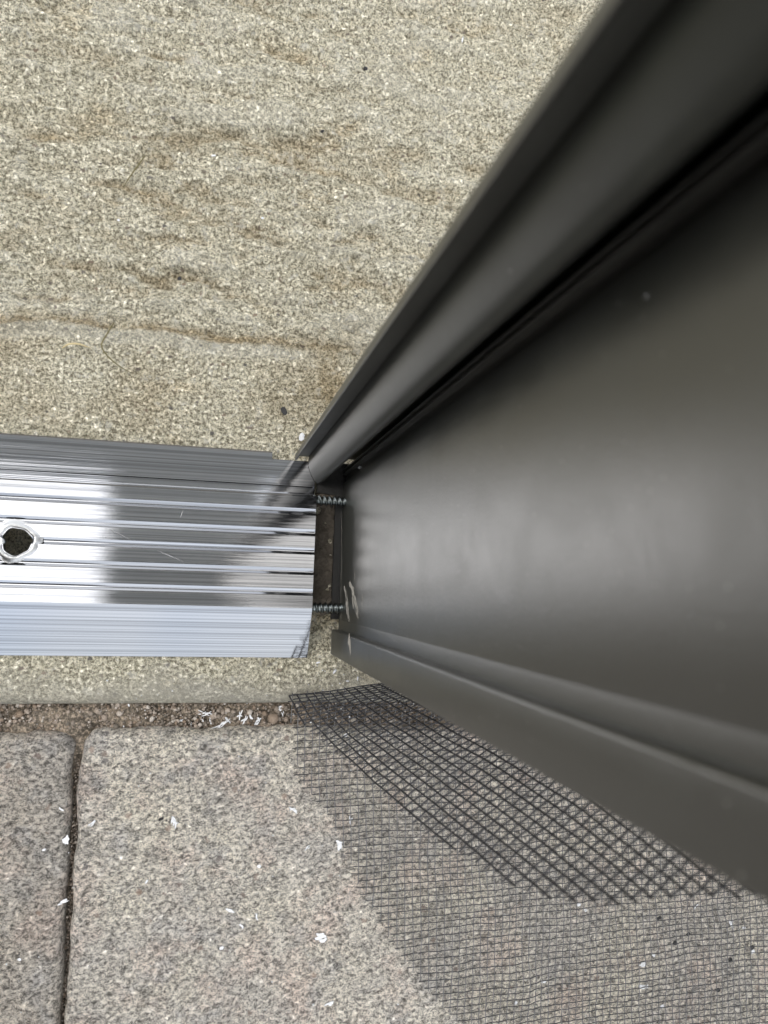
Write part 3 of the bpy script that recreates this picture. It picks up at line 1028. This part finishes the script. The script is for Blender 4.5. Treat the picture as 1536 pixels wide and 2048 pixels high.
def flake(px, py, w, h, rot, label, z=None, curl=.5, group='white plastic flakes scattered on the ground', mat='white', name='plastic_flake', cat='flake', jag=.3):
    """a torn shaving: one to four thin ragged ribbons grown together"""
    if z is None:
        z = ground_z(px, py)
        for _ in range(2):
            q_ = W(px, py, z); z = top_z(q_.x, q_.y, .4) + (.7 if 1412 < py < 1460 else 0)
    s = scale_at(px, py, z)
    L_, B_ = w * s * .92, h * s * .86
    rs = np.random.default_rng(1000 + int(px * 7 + py))
    V, Fc = [], []
    big = max(w, h) >= 11 and mat == 'white'
    nr = 1 if not big else (1 + int(min(3, (w * h) / 75)))
    for r_ in range(nr):
        ln = L_ * (1 if r_ == 0 else rs.uniform(.35, .75))
        wd = B_ * (.95 if nr == 1 else rs.uniform(.30, .55))
        a0 = 0 if r_ == 0 else rs.uniform(-.45, .45)
        ox, oy = (0, 0) if r_ == 0 else (rs.uniform(-.25, .25) * L_, rs.uniform(-.35, .35) * B_)
        NU, NV = 12, 4
        bend = rs.uniform(-.5, .5) * min(1, B_ / wd) * (1 if big else .2)
        x = y = 0; ang = -bend
        cen = []
        for a in range(NU):
            cen.append((x, y, ang)); ang += 2 * bend / NU + (rs.normal(0, .16) if big else 0)
            x += math.cos(ang) * ln / (NU - 1); y += math.sin(ang) * ln / (NU - 1)
        mx = sum(c[0] for c in cen) / NU; my = sum(c[1] for c in cen) / NU
        lift = rs.uniform(.3, 1.0) * curl * min(wd, 1.6)
        ph = rs.uniform(0, 3)
        tilt = rs.uniform(-.5, .5) * curl
        top = []
        for a, (cx_, cy_, an) in enumerate(cen):
            u = a / (NU - 1) * 2 - 1
            ww = wd * (max(0.0, 1 - abs(u) ** (2.0 if big else 2.6)) ** .5 * rs.uniform(1 - jag, 1) + .08)
            for b_ in range(NV):
                v = (b_ / (NV - 1) - .5) * ww * (1 + rs.uniform(-jag, jag) * .5)
                X_ = cx_ - mx - math.sin(an) * v; Y_ = cy_ - my + math.cos(an) * v
                zz = .10 + lift * (.5 + .5 * math.sin(ph + u * 2.2)) + (v / wd) ** 2 * lift * 2 + v * tilt + rs.uniform(0, .06) + r_ * .05
                top.append((ox + X_ * math.cos(a0) - Y_ * math.sin(a0), oy + X_ * math.sin(a0) + Y_ * math.cos(a0), max(zz, .04)))
        o0_, n = len(V), len(top)
        th_ = .09 if mat == 'white' else .5
        V += top + [(a, b_, c_ - th_) for a, b_, c_ in top]
        idx = lambda a, b_: o0_ + a * NV + b_
        for a in range(NU - 1):
            for b_ in range(NV - 1):
                q = (idx(a, b_), idx(a + 1, b_), idx(a + 1, b_ + 1), idx(a, b_ + 1))
                Fc.append(q); Fc.append(tuple(n + k for k in q[::-1]))
        rim = [idx(a, 0) for a in range(NU)] + [idx(NU - 1, b_) for b_ in range(1, NV)] + [idx(a, NV - 1) for a in range(NU - 2, -1, -1)] + [idx(0, b_) for b_ in range(NV - 2, 0, -1)]
        for k in range(len(rim)):
            p, q = rim[k], rim[(k + 1) % len(rim)]
            Fc.append((q, p, n + p, n + q))
    o = mesh_obj(name, V, Fc, MAT[mat], None, False)
    o.location = W(px, py, z) * MM
    o.rotation_euler = (0, 0, math.radians(rot))
    tag(o, label, cat, group)
    return o


FL = [
    (133, 1679, 22, 17, 70, 'crumpled white flake wedged in the joint between the two pavers'),
    (124, 1805, 32, 9, 28, 'long white roll-shaped flake lying across the joint between the pavers'),
    (123, 1618, 14, 5, -75, 'thin white sliver on the left paver just above the crumpled flake'),
    (183, 1647, 24, 9, 55, 'faint white flake on the big paver nearest its left edge'),
    (349, 1644, 32, 12, -50, 'curved crescent-shaped white flake alone in the upper part of the big paver'),
    (586, 1620, 24, 9, -25, 'forked white flake on the big paver close to the upper edge of the mesh'),
    (678, 1689, 22, 14, -55, 'torn white flake right at the cut edge of the mesh'),
    (700, 1642, 24, 8, 85, 'upright white chip lying under the flat mesh near its cut edge'),
    (614, 1695, 16, 7, 15, 'small white crumb pair to the left of the torn flake at the mesh edge'),
    (460, 1821, 22, 10, -20, 'wedge-shaped white flake in the middle of the big paver'),
    (513, 1833, 18, 7, -65, 'hooked white flake right of the wedge-shaped one on the big paver'),
    (483, 1852, 14, 5, 80, 'short white splinter below the wedge-shaped flake on the big paver'),
    (641, 1874, 27, 18, -15, 'largest crumpled white flake on the open part of the big paver'),
    (658, 2006, 22, 10, 15, 'white smudge-like flake at the bottom of the big paver'),
    (443, 1895, 10, 8, 0, 'round white crumb below the middle of the big paver'),
    (518, 1732, 9, 8, 0, 'tiny round white crumb above the hooked flake on the big paver'),
    (88, 1699, 9, 6, 20, 'small pale crumb on the left paver beside the crumpled joint flake'),
    (39, 1918, 9, 8, 0, 'tiny white crumb near the bottom of the left paver'),
    (293, 1763, 10, 5, 60, 'tiny white chip below the crescent-shaped flake on the big paver'),
    (359, 1440, 20, 8, -20, 'leaf-shaped white shaving leftmost in the sandy strip'),
    (381, 1447, 20, 7, -50, 'slanted white shaving beside the leaf-shaped one in the sandy strip'),
    (411, 1427, 52, 6, -10, 'long white curl along the top of the sandy strip'),
    (405, 1441, 16, 4, -50, 'thin white curl standing under the long one in the sandy strip'),
    (421, 1441, 18, 4, 80, 'thin upright white sliver in the middle of the sandy strip'),
    (440, 1449, 46, 5, 16, 'long thin white shaving along the bottom of the sandy strip'),
    (456, 1440, 18, 8, -35, 'white shaving at the right tip of the long curl in the sandy strip'),
    (481, 1430, 24, 8, 60, 'bent white shaving left of the round brown pebbles in the sandy strip'),
    (489, 1440, 22, 9, 40, 'curled white shaving below the bent one in the sandy strip'),
    (502, 1434, 13, 5, -60, 'short hooked white shaving right of the curled one in the sandy strip'),
    (515, 1442, 22, 10, 62, 'broad white shaving left of the brown stone in the sandy strip'),
    (557, 1417, 22, 11, 10, 'white shell-like flake resting on top of the brown stone'),
    (565, 1431, 18, 5, -78, 'thin white shaving down the right side of the brown stone'),
    (691, 1470, 9, 8, 30, 'white crumb seen through the folded mesh near its left end'),
    (851, 1513, 12, 9, -60, 'bright white crumb seen through the middle of the folded mesh'),
    (1170, 1819, 11, 8, -30, 'white crumb just below the lower tip of the folded flap'),
    (1157, 1809, 9, 7, 0, 'smaller white crumb touching the lower tip of the folded flap'),
    (1284, 1927, 18, 11, -10, 'white flake under the flat mesh, upper one of the pair at lower right'),
    (1305, 1909, 12, 9, -60, 'small white flake right above the upper one of the pair under the mesh'),
    (1286, 1972, 22, 13, 5, 'white flake under the flat mesh, lower one of the pair at lower right'),
    (1087, 1963, 12, 9, 10, 'lone white crumb under the flat mesh left of the pair of flakes'),
    (1462, 1849, 22, 9, -70, 'long white flake under the mesh nearest the lower edge of the jamb'),
    (1504, 1903, 10, 8, 30, 'white crumb under the mesh near the right border of the photo'),
    (1391, 1813, 16, 6, 25, 'thin white flake under the mesh just below the flap at the right'),
    (1324, 2012, 9, 8, 0, 'white crumb under the mesh at the very bottom'),
    (1031, 2004, 8, 8, 0, 'tiny white crumb under the mesh near the bottom edge of the photo'),
    (1487, 1855, 9, 14, 0, 'squarish white flake right of the long one under the mesh'),
    (636, 1325, 10, 4, 15, 'small white chip on the concrete at the foot of the gap'),
    (669, 1343, 12, 6, 50, 'forked white chip on the concrete beside the foot of the jamb'),
    (695, 1362, 8, 4, -10, 'flat white chip on the concrete just above the folded mesh'),
    (715, 1357, 10, 4, 88, 'upright white splinter on the concrete just above the folded mesh'),
    (427, 312, 10, 6, 20, 'small white flake at the left middle of the concrete slab'),
    (525, 437, 7, 6, 0, 'white crumb with a dark spot on the middle of the concrete slab'),
    (237, 441, 6, 6, 0, 'tiny white crumb at the left of the concrete slab above the dry twig'),
    (925, 80, 15, 5, 80, 'narrow white sliver on the concrete near the top of the photo'),
]
for px, py, w, h, r, lab in FL:
    strip = 1412 < py < 1460
    flake(px, py, w, h, r, lab, curl=(.55 if strip else .28), jag=.35)

# white paper-like scrap caught under the back flange
o = flake(603, 872, 14, 20, 8, 'white scrap of tape sticking out from under the back edge of the jamb', z=.6, curl=.1, group=None, name='tape_scrap', cat='scrap', jag=.05)
# crumb on the lip of the jamb
p = face_pt(722, 936, xf - .1)
o = flake(722, 936, 8, 6, 20, 'white crumb stuck on the jamb lip beside the rounded stop', z=p.z - .2, curl=.3, group=None, jag=.25)
o.location = (p - Vector((.3, 0, 0))) * MM

p = face_pt(1294, 594, xf - .05)
o = flake(1294, 594, 4, 3, 20, 'tiny pale crumb stuck high on the wide dark face of the jamb', z=p.z - .1, curl=.1, group=None, jag=.2)
o.location = (p - Vector((.15, 0, 0))) * MM

# black chips
CH = [(568, 822, 19, 13, -60, 'square black chip on the concrete close to the notch of the threshold'),
      (359, 557, 9, 8, 10, 'small black chip on the middle of the concrete slab'),
      (645, 262, 7, 5, 20, 'tiny black chip in the upper middle of the concrete slab'),
      (731, 137, 9, 8, 0, 'dark round chip near the top middle of the concrete slab'),
      (1350, 1886, 9, 8, 0, 'black crumb under the flat mesh left of the pale patch'),
      (1376, 1868, 9, 7, 30, 'black crumb under the flat mesh above the pale patch'),
      (1318, 1836, 10, 6, 20, 'black crumb under the flat mesh just below the flap'),
      (1504, 1895, 10, 7, 20, 'black crumb under the mesh beside the rightmost white crumb'),
      (1436, 1980, 9, 8, 20, 'black crumb under the mesh near the lower right corner'),
      (1461, 1920, 9, 6, 50, 'black crumb under the mesh between two white flakes'),
      (322, 1638, 12, 7, 20, 'dark crumb touching the left end of the crescent-shaped flake')]
for px, py, w, h, r, lab in CH:
    flake(px, py, w, h, r, lab, curl=.05, mat='black', name='black_chip', cat='chip', group='black chips on the ground', jag=.12)


def blade(name, pts, w, mat, label):
    P = [W(x, y, .8 + .9 * math.sin(k / (len(pts) - 1) * math.pi)) for k, (x, y) in enumerate(pts)]
    A = np.array([list(p) for p in P]); s = np.linspace(0, len(P) - 1, 22)
    Q2 = catmull(A, s)
    ww = [w * (.35 + .65 * math.sin(math.pi * min(1, (k + 1) / 22 * 1.05)) ** .6) for k in range(22)]
    c = Vector(Q2[0])
    a, f = strip_mesh([Vector(q) - c for q in Q2], ww, w * .35)
    n = len(a)
    a2 = [v - Vector((0, 0, w * .3)) for v in a]
    faces = f + [tuple(n + i_ for i_ in q[::-1]) for q in f]
    o = mesh_obj(name, a + a2, faces, MAT[mat], None, True)
    o.location = c * MM
    tag(o, label, 'grass stem', None)


blade('grass_stem', [(289, 312), (276, 331), (262, 350), (247, 374)], .34, 'grass', 'thin straight dark grass stem in the upper left of the concrete slab')
blade('grass_stem', [(228, 645), (214, 668), (203, 690), (215, 712), (240, 733), (266, 747)], .36, 'grass', 'bent dark green grass stem left of the middle of the concrete slab')
blade('straw_blade', [(124, 696), (138, 688), (158, 688), (181, 696)], .5, 'straw', 'short pale dry straw touching the bent grass stem')

# fine white dust on the pavers and the strip
GV, GF, off = [], [], 0
for k in range(520):
    x = RNG.uniform(-70, 130); y = RNG.uniform(-120, -24)
    if y < ptop: z = -1.6
    elif y < slab_front: z = -5
    else: z = .1
    grain(x, y, z, min(.34, .07 + RNG.exponential(.06)))
for k in range(160):
    q = W(RNG.uniform(620, 1000), RNG.uniform(1320, 1500), 0)
    grain(q.x, q.y, -.3 if q.y > slab_front else -1.6, RNG.uniform(.08, .26))
d_ = np_mesh('plastic_dust', np.concatenate(GV), np.concatenate(GF), MAT['white'], smooth=False)
tag(d_, 'fine white plastic dust sprinkled over pavers, sand and slab edge', 'dust', kind='stuff')


# ------------------------------------------------------------------ unseen house wall; beams and column added to shape the metal's reflections
def box(name, lo, hi, mat, parent=None):
    vs = [(x, y, z) for x in (lo[0], hi[0]) for y in (lo[1], hi[1]) for z in (lo[2], hi[2])]
    return mesh_obj(name, vs, [(0, 1, 3, 2), (4, 6, 7, 5), (0, 4, 5, 1), (2, 3, 7, 6), (0, 2, 6, 4), (1, 5, 7, 3)], mat, parent)


house = empty('house_wall', (0, 3.6, 0))
tag(house, 'plain rendered house wall well behind the concrete slab', 'house')
box('wall', (-4000, 0, -40), (4000, 200, 2700), MAT['wall'], house)
beam = box('added_beam', (-340, -520, 2420), (170, 338, 2560), MAT['beam'])  # added so the threshold mirrors a grey stretch overhead
tag(beam, 'added pale beam above the threshold, unseen, mirrored in its metal', 'beam')
b2 = box('added_cross_beam', (-1500, 340, 2420), (900, 760, 2560), MAT['beam'])  # added for the back flange to mirror
tag(b2, 'added pale cross beam behind the threshold, unseen, mirrored in its flange', 'beam')
post = box('added_column', (-1000, -950, -45), (-350, -110, 2420), MAT['column_dark'])  # added to keep south-west sky out of the jamb's reflections
tag(post, 'added dark column to the south west, unseen, blocking sky from the metal', 'column')
